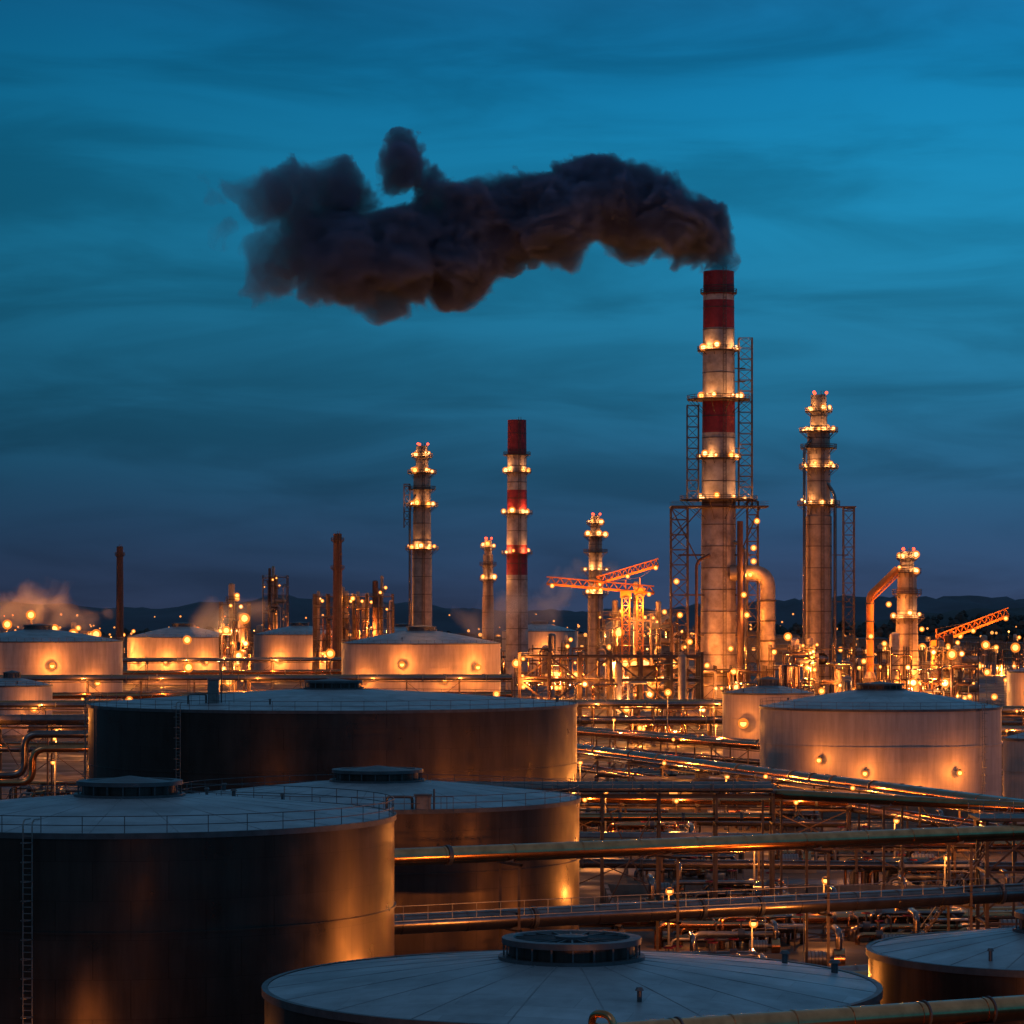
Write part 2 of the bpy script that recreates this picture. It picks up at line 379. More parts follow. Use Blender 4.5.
for zz in (24,36,48): 
    s.beam((-12,-3,zz),(10,-2,zz),.6,M_STEEL); s.beam((-12,3,zz),(10,3,zz),.6,M_STEEL)
for a in((-14.5,-5,62,-6,-5,45),(-14.5,-5,52,-5.4,-5,62),(12,-4,62,6,-5,48)): s.beam(a[:3],a[3:],.5,M_STEEL)
for zz in (80,100,104,70): s.beam((4,0,zz),(8,0,zz),.4,M_STEEL)
s.obj('support_frame',e)
d=MB(); d.path([(3,-3.5,42.6),(14.4,-3.5,42.6),(14.4,-3.5,10)],2.3,M_COL,bend=4.5,n=20,seg=10)
for z in(16,22,28,34): d.lathe((14.4,-3.5,z),[(2.3,0),(2.55,0),(2.55,.5),(2.3,.5)],M_STEEL,20)
d.path([(6,-5.5,8),(6,-5.5,58)],.9,M_RUST); d.path([(7.5,-5.5,8),(7.5,-5.5,50),(4,-5.5,52)],.5,M_PIPE)
d.path([(-7,-5.5,8),(-7,-5.5,46),(-3,-4.5,48)],.45,M_RUST)
d.obj('exhaust_duct',e)
l=MB()
for p,w in (((9,-6,42),4500),((10,-6,50),0),((-9,-6,22),5000),((3,-8,20),6000),((16,-7,19),6000),((-13,-6,40),0),((8,-6,30),4500),((11,-6,58),0),((-4,-8,15),4500),((10,-6,46),0),((7,-7,36),0),((-12,-7,30),0)):
    l.lamp(p,.55)
    if w: plight(e,(p[0],p[1]-.8,p[2]),w)
l.obj('frame_lamps',e)

def redwhite(z0,z1,r0,r1,pattern):
    out=[]
    for a,b,m in pattern:
        ra=r0+(r1-r0)*(a-z0)/(z1-z0); rb=r0+(r1-r0)*(b-z0)/(z1-z0); out.append((a,ra,b,rb,m))
    return out
stack('smokestack',2,1200,redwhite(0,108,4.6,3.7,[(0,46,M_CRP),(46,58,M_RED),(58,72,M_CRP),(72,80,M_RED),(80,94,M_CRP),(94,108,M_RED)]),
    [(94,1.6,0),(87,1.8,6),(70.5,2.2,6),(54.5,2.0,6)],lampsz=.8,pw=2200,beacons=False)
def column(x,y,r,H,plats,**k):
    return stack('distillation_column',x,y,[(0,r*1.06,H*.62,r,M_COL),(H*.62,r*.92,H*.9,r*.86,M_COL),(H*.9,r*.66,H,r*.6,M_COL)],plats,**k)
e,_=column(92,900,3.9,96,[(91,1.6,5),(85,2.4,6),(80,2,0),(74,2.4,7),(63,2.8,7)],lampsz=.6,pw=1300)
s=MB(); lattice(s,9,0,0,62,3.2,3.6,t=.26); s.box((5,0,62.4),(12,5,.4),M_STEEL)
for zz in(20,34,48): s.beam((3,0,zz),(9,0,zz),.4,M_STEEL)
s.path([(-4.6,-3,8),(-4.6,-3,80),(-2,-2,83)],.45,M_PIPE); s.path([(4.6,-3,4),(4.6,-3,66),(2,-2,70)],.5,M_PIPE); s.obj('access_tower',e)
e,_=column(-33,1100,3.6,92,[(88,1.6,5),(82,2.2,6),(76,1.8,0),(70,2.6,7),(54,2.4,7)],lampsz=.7,pw=1800)
s=MB(); s.path([(-4.4,-2,8),(-4.4,-2,70),(-2,-2,74)],.45,M_PIPE); lattice(s,-5.5,0,62,78,2.2,3,t=.3); s.obj('side_pipe',e)
column(-9.6,1200,2.3,60,[(57,1.5,4),(50,1.3,0),(44,1.3,3)],lampsz=.7,pw=1400)
column(32,1150,2.9,68,[(65,1.6,4),(60,2,4),(54,2,0),(47,3,5),(38,2,3)],lampsz=.75,pw=1900)
column(111.9,850,3.1,48,[(46,1,4),(42,1.3,4),(36,1.4,0),(29,1.6,4)],lampsz=.6,pw=1500)
stack('chimney',-183,1400,[(0,1.9,62,1.5,M_RUST)],[(58,.8,0)],beacons=False)
stack('chimney',-75,1290,[(0,2.3,65,1.8,M_RUST)],[(62,1.0,0),(50,1,0)],pw=0,beacons=False)
e=empty('transfer_duct',(0,0,0)); d=MB()
d.path([(109,848,43),(101.2,848,35.5),(101.2,848,10)],1.05,M_YEL,bend=1.2,n=12,seg=4); d.lathe((101.2,848,0),[(1.8,0),(1.8,12),(1.05,14)],M_COL,20)
for z in(18,23,28,33): d.lathe((101.2,848,z),[(1.05,0),(1.3,0),(1.3,.4),(1.05,.4)],M_STEEL,16)
truss(d,(109,846.3,41),(101.2,846.3,33.5),1.0,M_YEL,8,.22)
lattice(d,101.2,848,0,16,4.5,4); d.obj('duct',e)
l=MB()
for p in((101,844,24),(106,844,33),(99,844,17)): l.lamp(p,.5); l.beam((p[0],847,p[2]),p,.12,M_STEEL); plight(e,(p[0],p[1]-1.2,p[2]),3500)
l.obj('duct_lamps',e)

# ------------------------------------------------------------ process units
def unit(x,y,w,dp,h,bay=6,lv=5,nl=10,npl=4,pw=2500,vessels=4,cols=2,lz=.5,name='process_unit',jag=.5,t=.35,deck=.5):
    e=empty(name,(x,y,0)); f=MB(); v=MB(); l=MB()
    nx=max(1,round(w/bay)); ny=max(1,round(dp/bay)); nz=max(1,round(h/lv)); bx,by,bz=w/nx,dp/ny,h/nz
    top={}
    for i in range(nx):
        for j in range(ny): top[i,j]=nz if random.random()>jag else random.randint(max(1,nz//2),nz)
    for i in range(nx+1):
        for j in range(ny+1):
            k=max(top.get((a,b),0) for a in(i-1,i) for b in(j-1,j))
            f.beam((i*bx-w/2,j*by-dp/2,0),(i*bx-w/2,j*by-dp/2,k*bz+(1.2 if k>1 else 0)),t*1.5,M_STEEL)
    for i in range(nx):
        for j in range(ny):
            x0,x1=i*bx-w/2,(i+1)*bx-w/2; y0,y1=j*by-dp/2,(j+1)*by-dp/2
            for k in range(1,top[i,j]+1):
                z=k*bz
                f.beam((x0,y0,z),(x1,y0,z),t,M_STEEL); f.beam((x0,y1,z),(x1,y1,z),t,M_STEEL)
                f.beam((x0,y0,z),(x0,y1,z),t,M_STEEL); f.beam((x1,y0,z),(x1,y1,z),t,M_STEEL)
                if random.random()<deck or (jag==0 and k==top[i,j]): f.box(((x0+x1)/2,(y0+y1)/2,z+.05+.01*i),(bx*.96,by*.96,.12),M_STEEL)
                if j==0:
                    f.beam((x0,y0-.3,z+1.1),(x1,y0-.3,z+1.1),.14,M_GALV); f.beam((x0,y0-.3,z+.6),(x1,y0-.3,z+.6),.1,M_GALV)
                    q=random.random()
                    if jag==0:
                        if (i+k)%2: f.beam((x0,y0,z-bz),(x1,y0,z),t*.9,M_STEEL)
                        else: f.beam((x1,y0,z-bz),(x0,y0,z),t*.9,M_STEEL)
                    elif q<.3: f.beam((x0,y0,z-bz),(x1,y0,z),t*.6,M_STEEL)
                    elif q<.6: f.beam((x1,y0,z-bz),(x0,y0,z),t*.6,M_STEEL)
                    elif q<.72:
                        for st in range(6): f.box((x0+bx*(st+.5)/6,y0-.9,z-bz+bz*(st+.5)/6),(bx/6,.9,.12),M_GALV)
    for _ in range(vessels):
        px,py=U(-w*.45,w*.45),U(-dp*.55,dp*.3)
        if random.random()<.5:
            r=U(.9,1.8); z=bz*random.randint(0,nz-1)+r+.4; ll=U(4,7); m=random.choice([M_COL,M_PIPE,M_GALV])
            v.tube((px-ll/2,py,z),(px+ll/2,py,z),r,m,n=18); v.ball((px-ll/2,py,z),r,m,12,8); v.ball((px+ll/2,py,z),r,m,12,8)
        else:
            r=U(.8,1.7); z0=bz*random.randint(0,max(0,nz-2)); hh=U(6,14)
            m=random.choice([M_COL,M_PIPE,M_CRP]); v.tube((px,py,z0),(px,py,z0+hh),r,m,n=18); v.ball((px,py,z0+hh),r,m,12,8,.6)
    for _ in range(cols):
        px,py=U(-w*.45,w*.45),U(-dp*.3,dp*.45); r=U(.6,1.3); hh=h*U(1.0,1.35); m=random.choice([M_COL,M_RUST,M_CRP])
        v.tube((px,py,0),(px,py,hh),r,m,n=16); v.ball((px,py,hh),r,m,10,6,.6)
        plat(v,(px,py,hh*.86),r,r+1.1,n=10); l.lamp((px+r+1,py-1,hh*.86+1.6),lz*.6)
    for _ in range(int(w/2.2)+5 if jag else 6):
        px=U(-w/2,w/2); py=-dp/2-U(.2,1.6); z0=U(0,h*.4); z1=U(h*.4,h); qx=px+U(-8,8); qx=max(-w/2,min(w/2,qx))
        v.path([(px,py,z0),(px,py,z1),(qx,py,z1),(qx,py+1.5,z1)],U(.15,.42),random.choice([M_PIPE,M_COL,M_RUST,M_LITPIPE]),bend=.8,n=8,seg=4)
    cand=[]
    for _ in range(int(nl*1.15)):
        i=random.randrange(nx); k=random.randint(1,top[i,0]); p=(i*bx-w/2+U(0,bx),-dp/2-U(.5,1.3),k*bz-U(.3,1))
        q=random.random(); sz=lz*(U(.28,.5) if q<.5 else U(.6,.85) if q<.8 else U(.95,1.35))
        l.lamp(p,sz,random.choice([M_L1,M_L1,M_L2])); cand.append((sz,p))
    cand.sort(reverse=True)
    for sz,p in cand[:npl]: plight(e,(p[0],p[1]-1,p[2]),pw,random.choice([ORANGE,ORANGE,WARM]))
    for _ in range(max(1,npl//2)): plight(e,(U(-w*.4,w*.4),U(-dp*.2,dp*.3),U(.2,.8)*h),pw*1.8,ORANGE)
    f.obj('steel_frame',e); v.obj('vessels_and_pipes',e); l.obj('lamps',e)
    return e
unit(26,800,48,20,19,bay=8,lv=6.3,nl=10,npl=6,pw=4200,vessels=5,cols=0,t=.75,jag=0,deck=.15)
unit(41,975,26,20,30,nl=26,npl=8,pw=9500,vessels=9,cols=4,lz=.85)
unit(62,880,34,12,14,bay=5,lv=4.6,nl=10,npl=4,pw=5000,vessels=5,cols=0,jag=.2)
unit(88,880,24,14,20,nl=12,npl=5,pw=5500,vessels=6,cols=2)
unit(117,838,24,16,20,bay=5,lv=4,nl=24,npl=8,pw=7500,vessels=9,cols=3,lz=.7)
unit(-69,1310,34,24,38,nl=9,npl=4,pw=8000,vessels=8,cols=9,lz=.8)
unit(-203,1310,34,24,22,nl=20,npl=7,pw=26000,vessels=6,cols=3,lz=1.3)
unit(-109,1180,11,12,34,bay=5,nl=16,npl=6,pw=20000,vessels=5,cols=2,lz=1.1)
unit(70,1050,20,14,24,nl=10,npl=3,pw=9000,vessels=5,cols=3,lz=.85)
unit(14,1090,26,12,18,nl=9,npl=4,pw=11000,vessels=5,cols=2,lz=.85)
unit(150,1150,44,16,16,nl=12,npl=4,pw=14000,vessels=6,cols=2,lz=.9)
unit(-30,1250,60,16,20,nl=12,npl=4,pw=13000,vessels=6,cols=2,lz=.9)
unit(-150,1600,70,20,20,nl=14,npl=4,pw=22000,vessels=6,cols=4,lz=1.2)
unit(-138,1750,14,14,52,nl=2,npl=0,vessels=4,cols=3,lz=.7,pw=1500)
unit(240,1500,60,20,16,nl=12,npl=3,pw=17000,vessels=6,cols=2,lz=1)
unit(88,760,26,10,9,bay=5,lv=4,nl=7,npl=3,pw=3500,vessels=6,cols=0)
unit(35,700,22,8,9,bay=5,lv=4,nl=6,npl=3,pw=3500,vessels=6,cols=0)

def crane(x,y,H,booms,w=2.4,pw=5500):
    e=empty('jib_crane',(x,y,0)); m=MB(); lattice(m,0,0,0,H,w,3,M_YEL,.3)
    for a,b in booms:
        truss(m,a,b,2.1,M_YEL,12,.36)
        A=Vector(a);B=Vector(b); m.box(((A+B)/2+Vector((0,0,-.25)))[:],(.1,.1,.1),M_YEL); m.beam(A-Vector((0,0,.2)),B-Vector((0,0,.2)),1.0,M_YEL)
    m.box((0,0,H+.6),(3.4,3,2.2),M_YEL); m.lathe((0,0,H-.8),[(1.6,0),(2,.4),(1.6,.8)],M_TRIM,16)
    m.beam((0,0,H+5),booms[0][0],.14,M_STEEL); m.beam((0,0,H+5),booms[0][1],.14,M_STEEL); m.beam((0,0,H),(0,0,H+5),.5,M_YEL)
    m.obj('mast_and_boom',e); l=MB()
    for a,b in booms:
        for t in(.05,.5,.95):
            p=Vector(a).lerp(Vector(b),t); l.lamp(p+Vector((0,-1.6,-.6)),.45)
        for t in(.2,.5,.8):
            p=Vector(a).lerp(Vector(b),t); plight(e,p+Vector((0,-5.5,-3)),pw*.45,ORANGE)
    l.obj('lamps',e); plight(e,(0,-4,H-4),pw)
crane(36,950,36,[((-25,0,40),(9,0,37))]); crane(41,962,37,[((-14,0,40),(6,0,46))],2)
crane(123,870,21,[((0,0,22),(21,0,30))])

# ------------------------------------------------------------ pipe racks
def rack(p0,p1,levels,sp=12,width=4,post=.35,rail=None,name='pipe_rack',brace=True,fl=6,zmax=None,lamps=0,lpw=300):
    a=Vector((*p0,0)); b=Vector((*p1,0)); d=b-a; Ln=d.length; d.normalize(); s=Vector((d.y,-d.x,0))
    e=empty(name,a); f=MB(); p=MB()
    zm=max(l[0] for l in levels) if zmax is None else zmax; n=max(1,round(Ln/sp))
    for i in range(n+1):
        q=d*(Ln*i/n)
        for sg in(-1,1):
            c=q+s*(sg*width/2); f.beam(c,c+Vector((0,0,zm)),post,M_STEEL); f.box((c.x,c.y,.2),(.9,.9,.4),M_CONC)
        for z,pp in levels:
            f.beam(q-s*(width/2+.4)+Vector((0,0,z-.15)),q+s*(width/2+.4)+Vector((0,0,z-.15)),post*.9,M_STEEL)
        if brace and i<n:
            q2=d*(Ln*(i+1)/n); c=s*(width/2)
            if i%3==0:
                f.beam(q+c,q2+c+Vector((0,0,zm-.5)),post*.5,M_STEEL); f.beam(q2+c,q+c+Vector((0,0,zm-.5)),post*.5,M_STEEL)
            for sg in(-1,1):
                f.beam(q+s*(sg*width/2)+Vector((0,0,zm-.4)),q2+s*(sg*width/2)+Vector((0,0,zm-.4)),post*.8,M_STEEL)
    for z,pp in levels:
        for off,r,m in pp:
            A=s*off+Vector((0,0,z+r)); p.tube(A,A+d*Ln,r,m,n=22)
            t=U(1,fl)
            while t<Ln:
                c=A+d*t; p.tube(c-d*.06,c+d*.06,r*1.06,m,n=22)
                if random.random()<.3: p.tube(c+d*.2,c+d*.34,r*1.16,M_TRIM,n=22); p.tube(c+d*.36,c+d*.5,r*1.16,M_TRIM,n=22)
                t+=fl*U(.8,1.2)
            for i in range(n+1): c=A+d*(Ln*i/n)-Vector((0,0,r*.8)); p.box((c.x,c.y,c.z),(.6,r*1.2,r*.5),M_TRIM)
    if rail is not None:
        z,off=rail
        A=s*off+Vector((0,0,z))
        for h in(.0,.55,1.1): f.beam(A+Vector((0,0,h)),A+d*Ln+Vector((0,0,h)),.07,M_GALV)
        k=int(Ln/2)
        for i in range(k+1):
            c=A+d*(Ln*i/k); f.beam(c,c+Vector((0,0,1.1)),.07,M_GALV)
    f.obj('steel_frame',e); p.obj('pipes',e)
    if lamps:
        l=MB()
        for i in range(lamps):
            c=d*(Ln*(i+U(.3,.7))/lamps)+s*(width/2+.9)+Vector((0,0,zm+.6)); l.lamp(c,.2); l.beam(c-Vector((0,0,1.2)),c,.08,M_STEEL); l.beam(c-Vector((0,0,1.1))-s*.9,c-Vector((0,0,1.1)),.08,M_STEEL)
            plight(e,c+s*.6+Vector((0,0,.4)),lpw*1.3,ORANGE,.2)
        l.obj('lamps',e)
    return e
rack((-12.5,221.5),(86,271),[(11.3,[(0,.66,M_LITPIPE)]),(6.3,[(.9,.75,M_PIPE),(-1.2,.5,M_PIPE),(-2.2,.35,M_PIPE)])],sp=13,width=3.2,post=.3,rail=(7.4,2.0),brace=False,zmax=11.2,fl=5)
e=empty('pipeline',(0,0,0)); p=MB()
a=Vector((-18,110.6,13)); b=Vector((60,148,13)); d=(b-a).normalized()
p.tube(a,b,.55,M_LITPIPE,n=32)
t=1.5
while t<86:
    c=a+d*t; p.tube(c-d*.05,c+d*.05,.58,M_LITPIPE,n=32)
    if int(t)%3==0: p.tube(c+d*.25,c+d*.33,.61,M_TRIM,n=32)
    t+=U(2.6,3.6)
p.path([(3.2,120.5,12.6),(3.2,120.0,14.1),(4.0,119.2,14.1),(4.2,119,11)],.16,M_LITPIPE,bend=.5,n=10)
p.obj('pipe',e); q=MB()
for t in(2,22,42,62,80):
    c=a+d*t; q.beam((c.x,c.y,0),(c.x,c.y,12.4),.5,M_STEEL); q.box((c.x,c.y,12.35),(1.6,1.2,.3),M_STEEL)
q.obj('supports',e)
rack((-14,662),(56,517),[(6,[(-1.5,.7,M_LITPIPE),(0,.5,M_PIPE),(1.5,.6,M_LITPIPE)]),(3,[(0,.5,M_PIPE)])],sp=14,lamps=4,lpw=1700)
rack((-2,543),(76,301),[(7,[(-1.8,.6,M_LITPIPE),(-.4,.45,M_PIPE),(1.0,.75,M_LITPIPE),(2.3,.3,M_PIPE)]),(4,[(-1,.5,M_LITPIPE),(1,.4,M_PIPE)])],sp=15,width=5.4,lamps=7,lpw=1000)
rack((-8,300),(26,300),[(12.3,[(-.8,.5,M_PIPE),(.7,.42,M_PIPE)]),(9.4,[(0,.4,M_LITPIPE)])],sp=6,width=3.2,post=.36,rail=(12.6,1.7))
rack((26,300),(80,249),[(11.6,[(0,.5,M_LITPIPE),(-1.2,.35,M_PIPE)])],sp=14,width=3,post=.32,brace=False)
rack((6,330),(90,322),[(5,[(-1,.5,M_LITPIPE),(.6,.6,M_PIPE),(1.8,.3,M_LITPIPE)]),(2.2,[(0,.5,M_PIPE)])],sp=10,width=4,lamps=3,lpw=800)
rack((5,400),(44,392),[(5,[(-1,.5,M_LITPIPE),(.6,.6,M_LITPIPE)]),(2.2,[(0,.5,M_PIPE)])],sp=10,width=4,lamps=3,lpw=1200)
rack((2,275),(70,283),[(1.6,[(-1.6,.5,M_LITPIPE),(0,.4,M_PIPE),(1.3,.45,M_LITPIPE)])],sp=8,width=4)
rack((-4,205),(70,240),[(3.2,[(-1.2,.55,M_PIPE),(.4,.45,M_LITPIPE)])],sp=9,width=3,brace=False)
rack((20,190),(60,214),[(5.2,[(0,.42,M_PIPE)])],sp=9,width=2,brace=False)
rack((-100,450),(-54,450),[(13.5,[(-1,.6,M_LITPIPE),(.8,.8,M_PIPE)]),(9.5,[(0,.7,M_LITPIPE),(1.3,.4,M_PIPE)])],sp=8,width=4,lamps=3,lpw=1200)
rack((-90,560),(-48,560),[(8,[(-1,.6,M_LITPIPE),(.8,.8,M_PIPE)]),(5,[(0,.7,M_LITPIPE)])],sp=10,width=4,lamps=3,lpw=1800)
rack((-120,680),(60,690),[(9,[(-1,.8,M_LITPIPE),(1,.6,M_PIPE)]),(5,[(0,.9,M_PIPE)])],sp=14,width=5,lamps=6,lpw=2600)
rack((60,700),(170,640),[(8,[(-1,.8,M_LITPIPE),(1,.6,M_PIPE)]),(5,[(0,.9,M_PIPE)])],sp=12,width=5,lamps=5,lpw=2600)
rack((60,600),(150,560),[(7,[(-1,.7,M_LITPIPE),(1,.6,M_PIPE)]),(4,[(0,.7,M_PIPE)])],sp=12,width=5,lamps=4,lpw=2000)
rack((-160,820),(0,830),[(12,[(-1,.8,M_LITPIPE),(1,.6,M_PIPE)]),(7,[(0,.9,M_LITPIPE)])],sp=14,width=5,lamps=6,lpw=3600)
rack((-250,1120),(-30,1180),[(12,[(-1,.8,M_LITPIPE),(1,.6,M_PIPE)]),(7,[(0,.9,M_LITPIPE)])],sp=16,width=5,lamps=6,lpw=7000)
e=empty('expansion_loop_pipe',(0,0,0)); p=MB()
for k,(x0,z) in enumerate(((-71.5,12.5),(-70,10.5))):
    p.path([(x0-14,440-k*2,z-6+k),(x0,440-k*2,z-6+k),(x0,440-k*2,z),(x0+12,440-k*2,z),(x0+12,440-k*2,0)],.55,M_LITPIPE if k else M_PIPE,bend=2,n=16)
p.obj('pipes',e)
e=empty('access_platform',(42,252,0)); f=MB()
lattice(f,0,0,0,13,5,4.3,t=.28); f.box((0,0,13),(6.5,6,.25),M_STEEL)
for yy in(-3,3):
    for z in(.6,1.2): f.beam((-3.2,yy,13+z),(3.2,yy,13+z),.07,M_GALV)
    for i in range(6): f.beam((-3.2+i*1.28,yy,13),(-3.2+i*1.28,yy,14.2),.07,M_GALV)
for i in range(18): f.box((-8+i*.42,-1.6,3+i*.55),(.4,1.1,.06),M_GALV)
f.beam((-8,-2.2,3),(-.5,-2.2,13),.2,M_STEEL); f.beam((-8,-1,3),(-.5,-1,13),.2,M_STEEL); f.beam((-8,-2.2,4),(-.5,-2.2,14),.07,M_GALV)
f.obj('frame_and_stairs',e)
def pump(x,y,k=1.):
    e=empty('pump_unit',(x,y,0)); m=MB(); m.box((0,0,.25),(4*k,2*k,.5),M_CONC); m.tube((-1.4*k,0,1.2*k),(.3*k,0,1.2*k),.55*k,M_GALV,n=18)
    m.tube((.3*k,0,1.2*k),(.7*k,0,1.2*k),.2*k,M_TRIM); m.tube((.7*k,0,1.2*k),(1.5*k,0,1.2*k),.75*k,M_LITPIPE,n=20); m.path([(1.1*k,0,1.5*k),(1.1*k,0,3.2*k),(1.1*k,3*k,3.2*k)],.25*k,M_PIPE,bend=.6)
    for i in range(6): m.tube((-1.3*k+i*.28*k,0,1.2*k),(-1.24*k+i*.28*k,0,1.2*k),.62*k,M_TRIM,n=18)
    m.obj('pump',e)
for x,y in((14,250),(22,262),(30,290),(38,300),(16,312),(48,345),(33,350),(20,360),(56,400),(30,430),(41,240),(18,228),(50,310),(26,250),(34,262),(46,270),(12,290)): pump(x,y,U(.9,1.5))
def manifold(x,y,w,dp,seed):
    random.seed(seed); e=empty('pipe_manifold',(x,y,0)); m=MB()
    for i in range(14):
        r=U(.12,.35); yy=U(-dp/2,dp/2); x0=U(-w/2,0); x1=U(0,w/2); z=U(.6,3.2)
        m.path([(x0,yy,0),(x0,yy,z),(x1,yy,z),(x1,yy+U(1,4),z),(x1,yy+4,0)],r,random.choice([M_LITPIPE,M_PIPE,M_GALV,M_LITPIPE]),bend=.7,n=10,seg=4)
        if random.random()<.7:
            q=U(x0,x1); m.tube((q,yy,z),(q,yy,z+1.2),.08,M_TRIM,n=6); m.lathe((q,yy,z+1.2),[(.4,0),(.45,.06),(.4,.12)],M_RED,12); m.tube((q-.3,yy,z),(q+.3,yy,z),r*1.7,M_TRIM,n=12)
    for i in range(4):
        xx=-w/2+w*(i+.5)/4; m.beam((xx,-dp/2,0),(xx,-dp/2,2.4),.2,M_STEEL); m.beam((xx,dp/2,0),(xx,dp/2,2.4),.2,M_STEEL); m.beam((xx,-dp/2,2.4),(xx,dp/2,2.4),.2,M_STEEL)
    m.box((w*.3,-dp/2-1,2.4),(3.5,1.4,.12),M_GALV)
    for q in(-1.7,1.7): m.beam((w*.3+q,-dp/2-1.6,0),(w*.3+q,-dp/2-1.6,3.5),.1,M_GALV)
    m.beam((w*.3-1.7,-dp/2-1.6,3.5),(w*.3+1.7,-dp/2-1.6,3.5),.08,M_GALV)
    m.obj('pipework',e)
for i,(x,y,w,dp) in enumerate(((14,238,12,6),(20,272,14,8),(36,276,12,6),(52,262,12,6),(22,308,14,6),(44,328,16,8),(20,342,14,8),(40,366,18,8),(18,386,12,8),(60,382,14,8),(14,420,16,10),(36,420,16,8),(70,350,14,8),(24,520,20,10),(80,520,16,10),(30,560,20,10),(-66,520,18,10),(-74,480,14,8))): manifold(x,y,w,dp,100+i)
random.seed(5)
def bund(pts,h=1.6):
    e=empty('bund_wall',(0,0,0)); m=MB()
    for (x0,y0),(x1,y1) in zip(pts,pts[1:]):
        a=Vector((x0,y0,0));b=Vector((x1,y1,0)); d=(b-a).normalized(); s=Vector((d.y,-d.x,0))*.2; H=Vector((0,0,h))
        m.add([a-s,b-s,b+s,a+s,a-s+H,b-s+H,b+s+H,a+s+H],[(0,3,2,1),(4,5,6,7),(0,1,5,4),(2,3,7,6),(1,2,6,5),(3,0,4,7)],M_CONC)
        L=(b-a).length; t=0
        while t<L: c=a+d*t; m.box((c.x,c.y,h/2+.05),(.55,.55,h+.1),M_CONC); t+=6
    m.obj('wall',e)
bund([(33,445),(33,510),(92,510),(92,445),(33,445)],2)
bund([(10,236),(10,320),(60,318)],1.3)
def building(x,y,w,d,h):
    e=empty('service_building',(x,y,0)); m=MB(); m.box((0,0,h/2),(w,d,h),M_CONC); m.box((0,0,h+.15),(w+.6,d+.6,.3),M_TRIM)
    m.box((w*.2,0,h+1),(2,1.5,1.4),M_GALV)
    n=int(w/3)
    for i in range(n):
        cx=-w/2+w*(i+.5)/n; m.box((cx,-d/2-.02,h*.6),(1.5,.1,1.2),M_TRIM); m.box((cx,-d/2-.05,h*.6),(1.25,.1,1.0),M_LW if (i%3==1) else M_DARK)
    m.box((-w/2+1,-d/2-.04,1.1),(1,.12,2.2),M_RUST); m.obj('walls_and_openings',e)
    l=MB(); l.lamp((0,-d/2-.7,h-.4),.2); l.beam((0,-d/2,h-.2),(0,-d/2-.7,h-.2),.1,M_STEEL); l.obj('lamp',e); plight(e,(0,-d/2-1.3,h-.6),400)
building(26,455,14,8,5); building(86,560,16,9,6); building(-66,640,18,10,7); building(110,700,20,10,7)

def post(x,y,h=9,pw=900,sz=.3,light=True):
    e=empty('lamp_post',(x,y,0)); m=MB(); m.tube((0,0,0),(0,0,h),.14,M_GALV,r1=.08,n=8); m.path([(0,0,h),(0,0,h+.6),(0,-1.4,h+.7)],.07,M_GALV,bend=.5,n=6)
    m.box((0,-1.6,h+.68),(.5,.9,.18),M_TRIM); m.lamp((0,-1.6,h+.45),sz); m.lathe((0,0,0),[(.35,0),(.35,.4),(.14,.5)],M_CONC,10); m.obj('pole_and_head',e)
    if light: plight(e,(0,-1.9,h-.1),pw,ORANGE,.2)
for x,y,h,w in((14,268,5,1000),(29,279,5,1000),(50,290,5,1000),(26,322,5,1300),(44,345,6,1500),(58,372,6,1600),(12,385,7,1800),(30,420,7,2200),(10,440,8,2200),(38,560,9,3000),(20,590,9,3000),(74,530,9,2200),
    (94,470,8,2000),(84,380,8,1600),(68,330,6,1300),(-64,420,9,1600),(-76,500,9,2800),(-55,580,9,3000),(-85,620,9,3000),(-20,640,10,3500),(-100,700,10,4000),(12,650,9,3500),
    (-1,203,5,2600),(17,208,5,3800),(40,220,5,3800),(29,234,4,1100),(6,106,8,3000),(24,112,8,3000),(-8,112,6,1200),(-28,178,3,650),(-40,310,6,1100),(-4,325,6,900),(-22,232,4,400),(20,250,4,900),(44,305,5,1000)):  # some of these posts stand out of view, added to light the pipes
    post(x,y,h,w,.22)
for i in range(30):
    y=U(950,2000); x=U(-.19,.19)*y; post(x,y,U(10,20),28000,U(.5,1.3)*(y/1400)**.6,light=(i%2==0))
for i in range(16):
    y=U(560,860); x=U(-.18,.18)*y; post(x,y,U(8,14),5000,U(.3,.55),light=(i%2==0))

# ------------------------------------------------------------ ground, hills, town, trees
m,nt,o=newmat('yard_ground'); L=nt.links.new
p=N(nt,'ShaderNodeBsdfPrincipled'); L(p.outputs[0],o.inputs[0]); tc=N(nt,'ShaderNodeTexCoord')
n1=N(nt,'ShaderNodeTexNoise'); n1.inputs['Scale'].default_value=.03; n1.inputs['Detail'].default_value=10; n1.inputs['Roughness'].default_value=.65; L(tc.outputs['Object'],n1.inputs['Vector'])
r=N(nt,'ShaderNodeValToRGB'); r.color_ramp.elements[0].position=.35; r.color_ramp.elements[0].color=(.03,.025,.022,1); r.color_ramp.elements[1].position=.65; r.color_ramp.elements[1].color=(.09,.075,.06,1); L(n1.outputs[0],r.inputs[0]); L(r.outputs[0],p.inputs['Base Color'])
n2=N(nt,'ShaderNodeTexNoise'); n2.inputs['Scale'].default_value=.12; n2.inputs['Detail'].default_value=6; L(tc.outputs['Object'],n2.inputs['Vector'])
mr=N(nt,'ShaderNodeMapRange'); mr.inputs[1].default_value=.40; mr.inputs[2].default_value=.6; mr.inputs[3].default_value=.45; mr.inputs[4].default_value=.9; L(n2.outputs[0],mr.inputs[0]); L(mr.outputs[0],p.inputs['Roughness'])
